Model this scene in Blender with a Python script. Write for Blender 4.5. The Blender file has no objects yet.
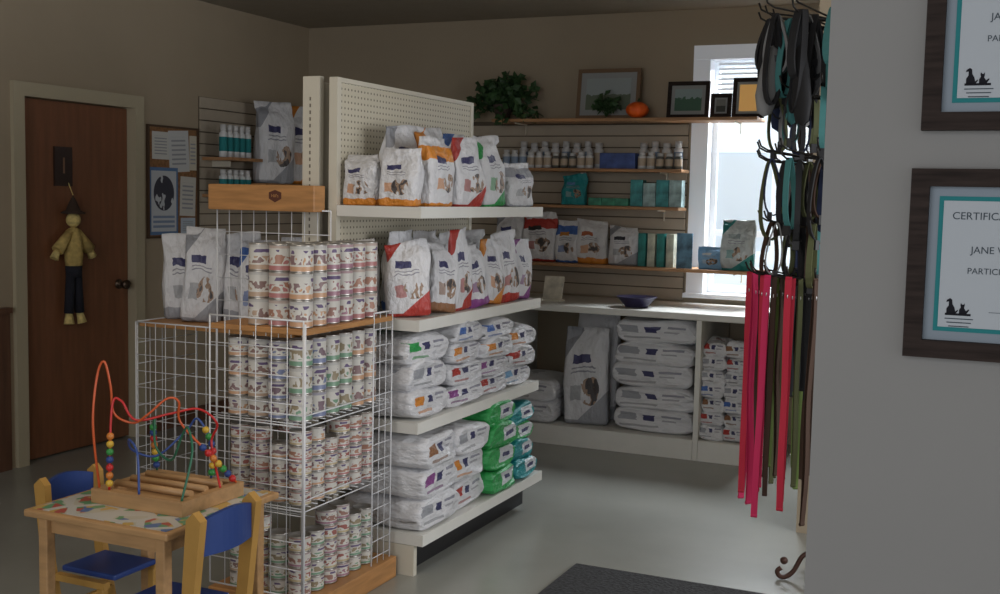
import bpy, bmesh, math, random
from mathutils import Vector, Matrix, Euler, noise
random.seed(7)
sc=bpy.context.scene
try: sc.view_settings.view_transform='Standard'
except Exception: pass
COL=bpy.context.collection
PI=math.pi
# ---------------------------------------------------------------- materials
MATS={}
def mat(name,col,rough=.6,metal=0.0,emis=None,es=0,noise_amt=0.0,nscale=8,spec=.5,stretch=None,bump=0):
    if name in MATS: return MATS[name]
    m=bpy.data.materials.new(name); m.use_nodes=True; nt=m.node_tree
    b=nt.nodes['Principled BSDF']
    b.inputs['Base Color'].default_value=(*col,1); b.inputs['Roughness'].default_value=rough
    b.inputs['Metallic'].default_value=metal; b.inputs['Specular IOR Level'].default_value=spec
    if emis: b.inputs['Emission Color'].default_value=(*emis,1); b.inputs['Emission Strength'].default_value=es
    if noise_amt or bump:
        tc=nt.nodes.new('ShaderNodeTexCoord'); mp=nt.nodes.new('ShaderNodeMapping'); n=nt.nodes.new('ShaderNodeTexNoise')
        if stretch: mp.inputs['Scale'].default_value=stretch
        n.inputs['Scale'].default_value=nscale; n.inputs['Detail'].default_value=5
        nt.links.new(tc.outputs['Object'],mp.inputs[0]); nt.links.new(mp.outputs[0],n.inputs['Vector'])
        if noise_amt:
            r=nt.nodes.new('ShaderNodeValToRGB')
            r.color_ramp.elements[0].position=.3; r.color_ramp.elements[1].position=.7
            r.color_ramp.elements[0].color=(*[c*(1-noise_amt) for c in col],1)
            r.color_ramp.elements[1].color=(*[min(1,c*(1+noise_amt)) for c in col],1)
            nt.links.new(n.outputs[0],r.inputs[0]); nt.links.new(r.outputs[0],b.inputs['Base Color'])
        if bump:
            bp=nt.nodes.new('ShaderNodeBump'); bp.inputs['Strength'].default_value=bump; bp.inputs['Distance'].default_value=.01
            nt.links.new(n.outputs[0],bp.inputs['Height']); nt.links.new(bp.outputs[0],b.inputs['Normal'])
    MATS[name]=m; return m
class NB:
    def __init__(s,m): s.nt=m.node_tree
    def m(s,op,a,b=None,c=None):
        n=s.nt.nodes.new('ShaderNodeMath'); n.operation=op
        for i,v in enumerate((a,b,c)):
            if v is None: continue
            if isinstance(v,(int,float)): n.inputs[i].default_value=v
            else: s.nt.links.new(v,n.inputs[i])
        return n.outputs[0]
    def rng(s,x,a,b): return s.m('MULTIPLY',s.m('GREATER_THAN',x,a),s.m('LESS_THAN',x,b))
    def rect(s,u,v,a,b,c,d): return s.m('MULTIPLY',s.rng(u,a,b),s.rng(v,c,d))
    def ell(s,u,v,cu,cv,ru,rv):
        a=s.m('DIVIDE',s.m('SUBTRACT',u,cu),ru); b=s.m('DIVIDE',s.m('SUBTRACT',v,cv),rv)
        return s.m('LESS_THAN',s.m('ADD',s.m('MULTIPLY',a,a),s.m('MULTIPLY',b,b)),1)
    def mix(s,f,a,b):
        n=s.nt.nodes.new('ShaderNodeMix'); n.data_type='RGBA'
        s.nt.links.new(f,n.inputs[0]) if not isinstance(f,(int,float)) else setattr(n.inputs[0],'default_value',f)
        for i,v in ((6,a),(7,b)):
            if isinstance(v,tuple): n.inputs[i].default_value=(*v,1)
            else: s.nt.links.new(v,n.inputs[i])
        return n.outputs[2]
    def gen(s,kind='Generated'):
        t=s.nt.nodes.new('ShaderNodeTexCoord'); x=s.nt.nodes.new('ShaderNodeSeparateXYZ')
        s.nt.links.new(t.outputs[kind],x.inputs[0]); return t.outputs[kind],x.outputs[0],x.outputs[1],x.outputs[2]
    def noise(s,vec,scale,detail=2):
        n=s.nt.nodes.new('ShaderNodeTexNoise'); n.inputs['Scale'].default_value=scale; n.inputs['Detail'].default_value=detail
        s.nt.links.new(vec,n.inputs['Vector']); return n.outputs[0]
    def rvec(s,vec,k=20):
        oi=s.nt.nodes.new('ShaderNodeObjectInfo'); add=s.nt.nodes.new('ShaderNodeVectorMath'); add.operation='ADD'
        s.nt.links.new(vec,add.inputs[0]); s.nt.links.new(s.m('MULTIPLY',oi.outputs['Random'],k),add.inputs[1]); return add.outputs[0]
    def out(s,c,extra='Base Color'): s.nt.links.new(c,s.nt.nodes['Principled BSDF'].inputs[extra])
WHITE=(.66,.66,.68)
def bagmat(name,acc,acc2=(.03,.04,.12),kind='up',base=WHITE,style=0):
    if name in MATS: return MATS[name]
    m=mat(name,base,.42); n=NB(m); vec,x,y0,z0=n.gen(); rv=n.rvec(vec)
    wob=n.m('MULTIPLY',n.m('SUBTRACT',n.noise(rv,3.5,2),.5),.20)
    y=n.m('ADD',y0,wob); z=n.m('ADD',z0,n.m('MULTIPLY',wob,.6))
    c=n.mix(n.m('GREATER_THAN',n.noise(rv,4,2),.6),base,tuple(v*.92 for v in base))
    med=n.noise(rv,6,2)
    if kind=='up':
        fr=n.m('GREATER_THAN',x,.45)
        if style==0: c=n.mix(n.rng(z,-.2,.13),c,acc)
        elif style==1: c=n.mix(n.rng(z,.66,.86),c,acc); c=n.mix(n.rng(z,-.2,.05),c,acc)
        elif style==2: c=n.mix(n.m('MULTIPLY',fr,n.m('LESS_THAN',n.m('ADD',z,n.m('MULTIPLY',y,-.5)),-.14)),c,acc); c=n.mix(n.rng(z0,-.1,.04),c,acc)
        elif style==3: c=n.mix(n.rng(z,-.2,.97),c,acc)
        if style==2: c=n.mix(n.m('MULTIPLY',fr,n.m('GREATER_THAN',n.m('SUBTRACT',z,n.m('MULTIPLY',y,.8)),.64)),c,tuple(.85*v for v in acc))
        c=n.mix(n.m('MULTIPLY',fr,n.rect(y,z,.22,.56,.62,.71)),c,acc2)
        for q in (.53,.57): c=n.mix(n.m('MULTIPLY',fr,n.rect(y,z,.22,.70,q,q+.014)),c,(.28,.28,.32))
        c=n.mix(n.m('MULTIPLY',fr,n.rect(y,z,.20,.42,.24,.40)),c,tuple(.6*v+.2 for v in acc))
        e=n.ell(y,z,.60,.34,.22,.14)
        c=n.mix(n.m('MULTIPLY',fr,n.m('MULTIPLY',n.m('GREATER_THAN',med,.47),e)),c,(.34,.23,.16))
        c=n.mix(n.m('MULTIPLY',fr,n.m('MULTIPLY',n.m('GREATER_THAN',med,.56),e)),c,(.07,.06,.06))
    else:
        en=n.m('GREATER_THAN',x,.7)
        if style==3: c=n.mix(n.m('GREATER_THAN',x,.62),c,acc); c=n.mix(n.m('MULTIPLY',en,n.rect(y,z,.45,.92,.25,.75)),c,(.6,.62,.64)); c=n.mix(n.m('MULTIPLY',en,n.rect(y,z,.55,.8,.4,.55)),c,acc2)
        else:
            c=n.mix(n.m('MULTIPLY',en,n.rect(y,z,.08,.32,.42,.70)),c,acc)
            c=n.mix(n.m('MULTIPLY',en,n.rect(y,z,.40,.54,.44,.66)),c,acc2)
            c=n.mix(n.m('MULTIPLY',en,n.rect(y,z,.62,.86,.60,.68)),c,(.28,.28,.33))
            c=n.mix(n.m('MULTIPLY',en,n.rect(y,z,.62,.80,.45,.51)),c,(.38,.38,.41))
            c=n.mix(n.m('MULTIPLY',en,n.rect(y,z,.12,.55,.20,.27)),c,tuple(.5*v+.2 for v in acc))
        c=n.mix(n.m('MULTIPLY',n.m('GREATER_THAN',med,.52),n.rect(x,y,.3,.6,.3,.7)),c,tuple(.4*a+.3 for a in acc))
    n.out(c)
    bp=n.nt.nodes.new('ShaderNodeBump'); bp.inputs['Strength'].default_value=.85; bp.inputs['Distance'].default_value=.035
    n.nt.links.new(n.noise(rv,4.2,4),bp.inputs['Height']); n.nt.links.new(bp.outputs[0],n.nt.nodes['Principled BSDF'].inputs['Normal'])
    return m
def canmat(name,acc,acc2,top=(.60,.58,.53)):
    if name in MATS: return MATS[name]
    m=mat(name,(.6,.6,.6),.4); n=NB(m); vec,x,y,z=n.gen(); rv=n.rvec(vec)
    mu=lambda c,k=.35:tuple(v*(1-k)+.42*k for v in c)
    c=n.mix(n.rng(z,.0,.22),(.63,.61,.56),mu(acc)); c=n.mix(n.rng(z,.85,1),c,mu(top))
    a=n.noise(rv,3.4,1)
    c=n.mix(n.m('MULTIPLY',n.m('GREATER_THAN',a,.53),n.rng(z,.28,.62)),c,mu(acc2,.12))
    c=n.mix(n.m('MULTIPLY',n.m('LESS_THAN',a,.38),n.rng(z,.28,.54)),c,mu(acc))
    b2=n.m('MULTIPLY',n.m('GREATER_THAN',n.noise(rv,3,0),.56),n.rng(z,.67,.80)); c=n.mix(b2,c,(.14,.10,.20))
    n.out(c); return m
m_wall=mat('paint_tan',(.35,.285,.20),.85,noise_amt=.04,nscale=2)
m_wallg=mat('paint_grey',(.262,.256,.246),.85,noise_amt=.02,nscale=2,spec=.2)
m_ceil=mat('ceiling_paint',(.30,.26,.20),.9,noise_amt=.04)
m_floor=mat('floor_vinyl',(.29,.295,.265),.26,noise_amt=.09,nscale=1.6,bump=.03)
m_white=mat('white_laminate',(.70,.69,.64),.45,noise_amt=.03)
m_cream=mat('cream_metal',(.62,.58,.48),.45,noise_amt=.03)
m_wirew=mat('white_wire',(.70,.71,.73),.4)
m_black=mat('black_plastic',(.012,.012,.014),.5)
m_darkmetal=mat('dark_metal',(.03,.027,.025),.4,metal=.7)
m_steel=mat('steel',(.55,.55,.56),.3,metal=1)
m_honey=mat('honey_wood',(.44,.215,.075),.5,noise_amt=.2,nscale=6,stretch=(1,1,9))
m_shelfwood=mat('shelf_wood',(.40,.21,.095),.5,noise_amt=.2,nscale=6,stretch=(1,8,8))
m_lightwood=mat('light_wood',(.43,.25,.11),.5,noise_amt=.15,nscale=7,stretch=(1,6,6))
m_door=mat('door_wood',(.20,.080,.036),.55,noise_amt=.15,nscale=5,stretch=(6,6,.6))
m_trim=mat('door_trim',(.44,.385,.27),.6)
m_blue=mat('blue_paint',(.018,.05,.21),.45)
m_yel=mat('yellow_wood',(.46,.255,.06),.5,noise_amt=.1)
m_mat=mat('rubber_mat',(.03,.031,.033),.9,noise_amt=.6,nscale=70,bump=.6)
m_fr=mat('frame_walnut',(.030,.021,.018),.75,noise_amt=.4,nscale=10,stretch=(1,1,12),spec=.15)
m_paper=mat('paper_white',(.44,.47,.50),.9,spec=.1)
m_teal=mat('teal_card',(.025,.20,.21),.8,spec=.2)
m_ink=mat('ink_black',(.015,.015,.02),.8,spec=.1)
m_inkg=mat('ink_grey',(.06,.075,.09),.9,spec=.1)
m_cork=mat('cork',(.24,.12,.05),.9,noise_amt=.3,nscale=60)
m_leaf=mat('leaf_green',(.03,.075,.022),.6,noise_amt=.4,nscale=12)
m_orange=mat('orange_skin',(.85,.12,.01),.5,noise_amt=.15)
m_straw=mat('straw',(.66,.52,.20),.9,noise_amt=.3,nscale=40)
m_denim=mat('dark_denim',(.012,.013,.022),.9)
m_red=mat('red_paint',(.5,.02,.02),.35); m_green=mat('green_paint',(.03,.25,.05),.35)
m_rim=mat('can_rim',(.48,.46,.43),.38,metal=.8)
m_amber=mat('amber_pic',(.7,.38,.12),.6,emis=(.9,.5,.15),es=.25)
m_peg=mat('pegboard_cream',(.60,.56,.45),.5); n=NB(m_peg); _,x,y,z=n.gen('Object')
fy=n.m('SUBTRACT',n.m('FRACT',n.m('MULTIPLY',y,39.4)),.5); fz=n.m('SUBTRACT',n.m('FRACT',n.m('MULTIPLY',z,39.4)),.5)
n.out(n.mix(n.m('LESS_THAN',n.m('ADD',n.m('MULTIPLY',fy,fy),n.m('MULTIPLY',fz,fz)),.035),(.60,.55,.43),(.17,.15,.11)))
m_play=mat('play_map',(.6,.6,.55),.35); n=NB(m_play); vec,x,y,z=n.gen('Object')
v=n.nt.nodes.new('ShaderNodeTexVoronoi'); v.inputs['Scale'].default_value=30; n.nt.links.new(vec,v.inputs['Vector'])
v2=n.nt.nodes.new('ShaderNodeTexVoronoi'); v2.feature='DISTANCE_TO_EDGE'; v2.inputs['Scale'].default_value=9; n.nt.links.new(vec,v2.inputs['Vector'])
sx=n.nt.nodes.new('ShaderNodeSeparateColor'); n.nt.links.new(v.outputs['Color'],sx.inputs[0])
c=n.mix(n.m('GREATER_THAN',sx.outputs[0],.6),(.46,.44,.36),(.40,.09,.07))
c=n.mix(n.m('GREATER_THAN',sx.outputs[1],.62),c,(.12,.28,.15)); c=n.mix(n.m('GREATER_THAN',sx.outputs[2],.66),c,(.10,.17,.34))
c=n.mix(n.m('GREATER_THAN',n.m('MULTIPLY',sx.outputs[0],sx.outputs[2]),.45),c,(.50,.33,.10))
c=n.mix(n.m('LESS_THAN',v2.outputs['Distance'],.10),c,(.50,.49,.45)); n.out(c)
def picmat(name,sky,land,z0=.5):
    m=mat(name,sky,.5); n=NB(m); vec,x,y,z=n.gen(); nn=n.noise(vec,5,3)
    n.out(n.mix(n.m('LESS_THAN',n.m('ADD',z,n.m('MULTIPLY',nn,.4)),z0+.2),sky,land)); return m
# ---------------------------------------------------------------- mesh helpers
def box(bm,lo,hi,mi=0):
    vs=[bm.verts.new((x,y,z)) for x in (lo[0],hi[0]) for y in (lo[1],hi[1]) for z in (lo[2],hi[2])]
    for f in ((0,1,3,2),(4,6,7,5),(0,4,5,1),(2,3,7,6),(0,2,6,4),(1,5,7,3)):
        bm.faces.new([vs[i] for i in f]).material_index=mi
def cyl(bm,a,b,r,seg=8,mi=0,r2=None,cap=True):
    a=Vector(a);b=Vector(b);r2=r if r2 is None else r2; d=(b-a)
    if d.length<1e-6: return
    q=d.to_track_quat('Z','Y'); A=[];B=[]
    for i in range(seg):
        t=2*PI*i/seg; o=Vector((math.cos(t),math.sin(t),0))
        A.append(bm.verts.new(a+q@(o*r))); B.append(bm.verts.new(b+q@(o*r2)))
    for i in range(seg):
        f=bm.faces.new((A[i],A[(i+1)%seg],B[(i+1)%seg],B[i])); f.material_index=mi; f.smooth=True
    if cap:
        bm.faces.new(A[::-1]).material_index=mi; bm.faces.new(B).material_index=mi
def tube(bm,pts,r,seg=6,mi=0):
    pts=[Vector(p) for p in pts]; rings=[]
    for i,p in enumerate(pts):
        d=(pts[min(i+1,len(pts)-1)]-pts[max(i-1,0)]).normalized(); q=d.to_track_quat('Z','Y')
        rings.append([bm.verts.new(p+q@Vector((math.cos(2*PI*k/seg)*r,math.sin(2*PI*k/seg)*r,0))) for k in range(seg)])
    for A,B in zip(rings,rings[1:]):
        best=min(range(seg),key=lambda s:sum((A[k].co-B[(k+s)%seg].co).length for k in range(seg)))
        for k in range(seg):
            f=bm.faces.new((A[k],A[(k+1)%seg],B[(k+1+best)%seg],B[(k+best)%seg])); f.material_index=mi; f.smooth=True
    bm.faces.new(rings[0][::-1]).material_index=mi; bm.faces.new(rings[-1]).material_index=mi
def lathe(bm,prof,seg=20,mis=None,c=(0,0,0)):
    rings=[]
    for r,z in prof:
        rings.append([bm.verts.new((c[0]+max(r,1e-4)*math.cos(2*PI*k/seg),c[1]+max(r,1e-4)*math.sin(2*PI*k/seg),c[2]+z)) for k in range(seg)])
    for i,(A,B) in enumerate(zip(rings,rings[1:])):
        for k in range(seg):
            f=bm.faces.new((A[k],A[(k+1)%seg],B[(k+1)%seg],B[k])); f.smooth=True; f.material_index=mis[i] if mis else 0
def ball(bm,c,r,mi=0,sz=1,seg=12):
    n=8; lathe(bm,[(r*math.sin(PI*i/n),-r*sz*math.cos(PI*i/n)) for i in range(n+1)],seg,[mi]*n,c)
def mesh_of(bm,name,mats):
    bmesh.ops.recalc_face_normals(bm,faces=bm.faces[:])
    me=bpy.data.meshes.new(name); bm.to_mesh(me); bm.free()
    for m in (mats if isinstance(mats,(list,tuple)) else [mats]): me.materials.append(m)
    return me
def obj(name,me,loc=(0,0,0),rot=(0,0,0),parent=None,label=None,cat=None,group=None,kind=None):
    o=bpy.data.objects.new(name,me); o.location=loc; o.rotation_euler=rot; COL.objects.link(o)
    if parent: o.parent=parent
    if label: o['label']=label
    if cat: o['category']=cat
    if group: o['group']=group
    if kind: o['kind']=kind
    return o
def thing(name,label,cat,loc,rot=(0,0,0),group=None): 
    o=obj(name,None,loc,rot,label=label,cat=cat,group=group); o.empty_display_size=.1; return o
def bobj(name,boxes,mats,**k):
    bm=bmesh.new()
    for b in boxes: box(bm,b[0],b[1],b[2] if len(b)>2 else 0)
    return obj(name,mesh_of(bm,name,mats),**k)
def bevel(o,w=.004,s=2):
    m=o.modifiers.new('b','BEVEL'); m.width=w; m.segments=s; m.limit_method='ANGLE'; return o
def struct(name,boxes,mats): 
    o=bobj(name,boxes,mats,kind='structure'); return o
def textmesh(s,size,m,ext=.0008):
    cu=bpy.data.curves.new('t','FONT'); cu.body=s; cu.size=size; cu.extrude=ext; cu.align_x='CENTER'; cu.align_y='CENTER'
    o=bpy.data.objects.new('t',cu); COL.objects.link(o); bpy.context.view_layer.update()
    me=bpy.data.meshes.new_from_object(o.evaluated_get(bpy.context.evaluated_depsgraph_get())); bpy.data.objects.remove(o)
    me.materials.clear(); me.materials.append(m); return me
def poly(bm,pts,y0,y1):
    A=[bm.verts.new((x,y0,z)) for x,z in pts]; B=[bm.verts.new((x,y1,z)) for x,z in pts]
    bm.faces.new(A); bm.faces.new(B[::-1])
    for k in range(len(pts)): bm.faces.new((A[k],B[k],B[(k+1)%len(pts)],A[(k+1)%len(pts)]))
def crom(P,n=8):
    out=[]; P=[Vector(p) for p in P]; Q=[P[0]]+P+[P[-1]]
    for i in range(1,len(Q)-2):
        for k in range(n):
            t=k/n; a,b,c,d=Q[i-1:i+3]
            out.append(.5*((2*b)+(-a+c)*t+(2*a-5*b+4*c-d)*t*t+(-a+3*b-3*c+d)*t**3))
    return out+[P[-1]]
# ---------------------------------------------------------------- room
XL,YB,ZC=-4.89,7.25,2.74
struct('floor',[((-5.1,-2.2,-.1),(2.6,7.45,0))],m_floor)
struct('ceiling',[((-5.1,-2.2,ZC),(2.6,7.45,ZC+.1))],m_ceil)
struct('wall_left',[((-5.1,-2.2,0),(XL,4.47,ZC)),((-5.1,4.47,2.08),(XL,5.46,ZC)),((-5.1,5.46,0),(XL,7.45,ZC)),((-5.1,4.47,0),(-4.98,5.46,2.08))],m_wall)
WX0,WX1,WZ0,WZ1=-1.84,-1.20,.93,2.42
struct('wall_back',[((XL,YB,0),(WX0-.02,7.45,ZC)),((WX1+.02,YB,0),(2.6,7.45,ZC)),((WX0-.02,YB,0),(WX1+.02,7.45,WZ0-.01)),((WX0-.02,YB,WZ1+.02),(WX1+.02,7.45,ZC))],m_wall)
struct('wall_right',[((-.865,5.3,0),(-.72,YB,ZC)),((-.72,5.3,0),(2.6,5.45,ZC))],m_wall)
struct('wall_front',[((-.30,1.95,0),(2.6,2.10,ZC))],m_wallg)
struct('door_1',[((-4.975,4.55,.01),(-4.93,5.38,2.0))],m_door)
struct('trim_1',[((-4.96,4.47,0),(-4.865,4.545,2.08)),((-4.96,5.385,0),(-4.865,5.46,2.08)),((-4.96,4.545,2.005),(-4.865,5.385,2.08))],m_trim)
m_wains=mat('wainscot',(.12,.055,.03),.5,noise_amt=.2,nscale=5,stretch=(6,6,.6))
struct('baseboard_left',[((XL,2.0,0),(-4.87,4.43,.85)),((XL,2.0,.85),(-4.85,4.43,.88)),((XL,5.465,0),(-4.875,YB,.10))],m_wains)
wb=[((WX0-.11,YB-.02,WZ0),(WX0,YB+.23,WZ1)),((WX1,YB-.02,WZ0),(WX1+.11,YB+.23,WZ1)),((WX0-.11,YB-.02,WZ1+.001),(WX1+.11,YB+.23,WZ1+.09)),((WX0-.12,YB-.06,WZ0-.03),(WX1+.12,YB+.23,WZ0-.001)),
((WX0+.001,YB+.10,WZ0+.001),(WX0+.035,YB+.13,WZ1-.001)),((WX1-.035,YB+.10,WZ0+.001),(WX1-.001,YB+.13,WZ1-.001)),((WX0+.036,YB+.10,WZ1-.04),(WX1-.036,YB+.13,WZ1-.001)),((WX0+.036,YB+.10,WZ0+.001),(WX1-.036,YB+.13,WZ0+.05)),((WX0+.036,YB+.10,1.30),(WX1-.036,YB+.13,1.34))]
struct('window_1',wb,mat('window_trim_white',(.78,.80,.82),.4,emis=(.8,.88,1),es=.10))  # slight emission paints daylight onto the white trim
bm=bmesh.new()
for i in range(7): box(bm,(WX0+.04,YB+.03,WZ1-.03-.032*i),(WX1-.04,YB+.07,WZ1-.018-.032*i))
obj('trim_2',mesh_of(bm,'blind',mat('blind_white',(.7,.75,.8),.5,emis=(.8,.88,1),es=.12)),kind='structure')  # blind slats; their weak glow stands in for daylight coming through
bm=bmesh.new()
for i in range(28): 
    box(bm,(-6,10.0+.0,i*.16),(3,10.03,i*.16+.15)); box(bm,(-6,10.03,i*.16+.15),(3,10.06,i*.16+.16))
for b in [((-2.55,9.9,1.0),(-2.45,10,2.05)),((-1.95,9.9,1.0),(-1.85,10,2.05)),((-2.45,9.9,1.95),(-1.95,10,2.05)),((-2.45,9.9,1.0),(-1.95,10,1.1)),((-2.45,9.95,1.1),(-1.95,10,1.95),1)]: box(bm,*b)
obj('trim_3',mesh_of(bm,'siding',[mat('siding',(.56,.62,.66),.7,emis=(.76,.86,.96),es=.56),mat('siding_pane',(.42,.48,.54),.5,emis=(.66,.78,.92),es=.42)]),kind='structure')  # siding outside the window, daylight put into it as emission
# ---------------------------------------------------------------- slatwall + shelves
def slat(name,label,w,h,loc,rot):
    bm=bmesh.new(); box(bm,(0,.0121,0),(w,.02,h),1); z=0
    while z<h-.02:
        box(bm,(0,0,z),(w,.012,min(h,z+.068))); z+=.076
    return obj(name,mesh_of(bm,name,[mat('slat_cream',(.42,.36,.28),.6,noise_amt=.05),mat('slat_gap',(.12,.095,.065),.8)]),loc,rot,label=label,cat='slatwall panel')
slat('slatwall_panel','cream slatwall panel with horizontal grooves on the tan wall',1.93,1.16,(-3.90,YB-.021,.88),(0,0,0))
slat('slatwall_panel','tan slatwall panel mounted on the side wall near the bulletin board',1.22,1.06,(XL+.021,5.99,1.07),(0,0,PI/2))
def wshelf(x0,x1,z,depth=.25,lab='wooden display shelf on the slatwall'):
    t=thing('wall_shelf',lab,'shelf',(x0,YB-.022,z))
    o=bobj('shelf_board',[((0,-depth,-.02),(x1-x0,-.003,0))],m_shelfwood,parent=t); bevel(o,.003)
    for x in (.15,x1-x0-.15):
        bm=bmesh.new(); box(bm,(x,-depth*.8,-.03),(x+.006,-.002,-.021)); box(bm,(x,-.02,-.09),(x+.006,-.002,-.0301)); obj('bracket',mesh_of(bm,'br',m_cream),parent=t)
    return z
S1=wshelf(-3.25,-1.48,2.04,.25,'long wooden top shelf crossing the window, holding pictures and plant')
S2=wshelf(-3.25,-1.95,1.72,.2,'wooden slatwall shelf lined with small supplement bottles')
S3=wshelf(-3.25,-1.96,1.48,.2,'wooden slatwall shelf holding treat pouches and teal boxes')
S4=wshelf(-3.25,-1.44,1.10,.3,'low wooden slatwall shelf lined with treat bags')
# ---------------------------------------------------------------- counter
ct=thing('storage_counter','long white laminate counter with open cubbies of pet food bags','counter',(-3.9,6.5,0))
L=2.57
o=bobj('worktop',[((0,-.02,.83),(L,.70,.87))],m_white,parent=ct); bevel(o,.005)
for x in (0,.9,2.22,2.54): bobj('divider',[((x,.0,0),(x+.03,.70,.828))],m_white,parent=ct)
bobj('bottom_shelf',[((.031,.016,.09),(.898,.69,.12)),((.932,.016,.09),(2.218,.69,.12)),((2.252,.016,.09),(2.538,.69,.12))],m_white,parent=ct)
bobj('kick_board',[((.031,.0,0),(.898,.015,.119)),((.932,.0,0),(2.218,.015,.119)),((2.252,.0,0),(2.538,.015,.119))],m_white,parent=ct)
# ---------------------------------------------------------------- bags
def se(c,e): return math.copysign(abs(c)**(2/e),c)
def upbag(w,t,h,m,seed=0,e=4.5):
    bm=bmesh.new(); N=36; rings=[]
    S=[(0,.80,.93),(.03,1,1),(.12,1.03,1),(.25,1.06,1.0),(.4,1.03,1.01),(.55,.95,1.),(.68,.80,.99),(.78,.60,.985),(.86,.38,.98),(.92,.14,.97),(.95,.08,.97),(1,.07,.965)]
    for zf,tf,wf in S:
        R=[]
        for k in range(N):
            a=2*PI*k/N; x=se(math.cos(a),e)*t/2*tf; y=se(math.sin(a),e)*w/2*wf
            d=noise.noise(Vector((x*13+seed,y*13,zf*h*12)))*.017*(1 if 0<zf<.9 else .3)
            fold=.012*math.sin(y*50+seed*2+zf*6)*max(0,zf-.6)
            x+=d*(1 if x>0 else -1)+fold+noise.noise(Vector((seed*1.7,zf*2.2,4)))*.03*zf
            sh=noise.noise(Vector((seed,zf*2,9)))*.04*zf
            R.append(bm.verts.new((x+(noise.noise(Vector((seed,y*5,1)))*.04 if zf>.9 else 0),y+sh,zf*h+(noise.noise(Vector((y*7,seed,0)))*.022 if zf>.5 else 0))))
        rings.append(R)
    for A,B in zip(rings,rings[1:]):
        for k in range(N):
            f=bm.faces.new((A[k],A[(k+1)%N],B[(k+1)%N],B[k])); f.smooth=True
    bm.faces.new(rings[0][::-1]); bm.faces.new(rings[-1])
    return mesh_of(bm,'bag',m)
def flatbag(l,w,t,m,seed=0):
    bm=bmesh.new(); N=44; rings=[]
    S=[(0,.40,.95),(.02,.6,.98),(.07,.88,1),(.2,.98,1),(.35,1,1),(.5,.98,.995),(.65,1,1),(.78,1.02,1),(.88,1.0,1.0),(.94,.98,1.0),(.975,.90,.985),(1,.76,.96)]
    for xf,tf,wf in S:
        R=[]
        for k in range(N):
            a=2*PI*k/N; y=se(math.cos(a),6)*w/2*wf; z=se(math.sin(a),4.4)*t/2*tf
            d=noise.noise(Vector((xf*4+seed,y*10,z*8))); d2=noise.noise(Vector((xf*8,y*22+seed,z*16)))
            sag=.018*(abs(y)/(w/2))**4
            zz=t/2+z+(d*.013+d2*.004)*(1 if z>0 else .35)-sag*(1 if z>0 else -.2)+.009*math.sin(seed+y*14+xf*4)*(1 if z>0 else .6)
            R.append(bm.verts.new((xf*l-l/2+(d*.022+d2*.006)*(xf>.9)-.010*(xf>.95)*(abs(y)/(w/2))**3,y+noise.noise(Vector((xf*3,seed,z*14)))*.014,max(.0,zz))))
        rings.append(R)
    for A,B in zip(rings,rings[1:]):
        for k in range(N):
            f=bm.faces.new((A[k],A[(k+1)%N],B[(k+1)%N],B[k])); f.smooth=True
    bm.faces.new(rings[0][::-1]); bm.faces.new(rings[-1])
    return mesh_of(bm,'bag',m)
ACC={'orange':(.66,.24,.03),'green':(.03,.33,.08),'teal':(.01,.25,.27),'red':(.42,.04,.03),'blue':(.06,.15,.45),'grey':(.33,.34,.37),'brown':(.28,.13,.06),'purple':(.24,.06,.24),'ltblue':(.20,.38,.58)}
cache={}
def bag(c,kind='up',style=0,w=.22,t=.1,h=.3,var=0,acc2=None):
    key=(c,kind,style,w,t,h,var)
    if key not in cache:
        m=bagmat('bagprint_%s_%s_%d'%(c,kind,style),ACC[c],acc2 or (.04,.04,.12),kind,style=style)
        cache[key]=upbag(w,t,h,m,var*3.7) if kind=='up' else flatbag(w,t,h,m,var*3.7)
    return cache[key]
def upb(x,y,z,c,style=0,w=.22,t=.1,h=.3,rz=0,tilt=0,var=0,label=None,group=None,tx=0):
    label=label or 'white upright pet food bag with %s markings on a shelf'%c
    return obj('pet_food_bag',bag(c,'up',style,w,t,h,var),(x,y,z),(tx,tilt,rz),label=label,cat='pet food bag',group=group)
def flb(x,y,z,c,style=0,l=.37,w=.29,t=.1,rz=0,var=0,label=None,group=None):
    label=label or 'white pet food bag with %s label lying in a stack'%c
    return obj('pet_food_bag',bag(c,'flat',style,l,w,t,var),(x,y,z),(0,0,rz),label=label,cat='pet food bag',group=group)
# ---------------------------------------------------------------- gondola
GX=-2.51; GF=-2.12; G0,G1=3.92,5.17
g=thing('gondola_shelving','cream gondola shelving with pegboard back and four shelves','store shelving',(GX,G0,0))
LY=G1-G0
obj('pegboard_panel',mesh_of((lambda b:(box(b,(-.02,.031,.15),(.0,LY-.031,1.965)),b)[1])(bmesh.new()),'pb',m_peg),parent=g)
for y in (0,LY-.03): bobj('upright_post',[((-.034,y,0),(.004,y+.03,1.985))],m_cream,parent=g)
bobj('top_rail',[((-.03,.031,1.966),(.003,LY-.031,1.985))],m_cream,parent=g)
SH=[1.475,1.03,.62,.17]
for i,z in enumerate(SH):
    d=GF-GX if i<3 else GF-GX+.03
    o=bobj('shelf',[((.005,.013,z-.016),(d-.0125,LY-.013,z)),((d-.012,.002,z-.044),(d,LY-.002,z+.002)),((.005,.002,z-.044),(d-.0125,.0125,z)),((.005,LY-.0125,z-.044),(d-.0125,LY-.002,z))],m_white,parent=g,label='white metal shelf with front price rail')
bobj('base_kick',[((.005,.03,0),(.33,LY-.03,.125))],m_black,parent=g)
bobj('base_end_plate',[((.005,.002,0),(.38,.028,.124))],m_cream,parent=g)
g2=thing('gondola_back_panel','cream metal upright panel standing back to back with the shelving','store shelving',(-2.625,G0,0))
bobj('pegboard_panel',[((.0,.031,.02),(.02,LY-.031,1.97))],m_cream,parent=g2)
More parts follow.
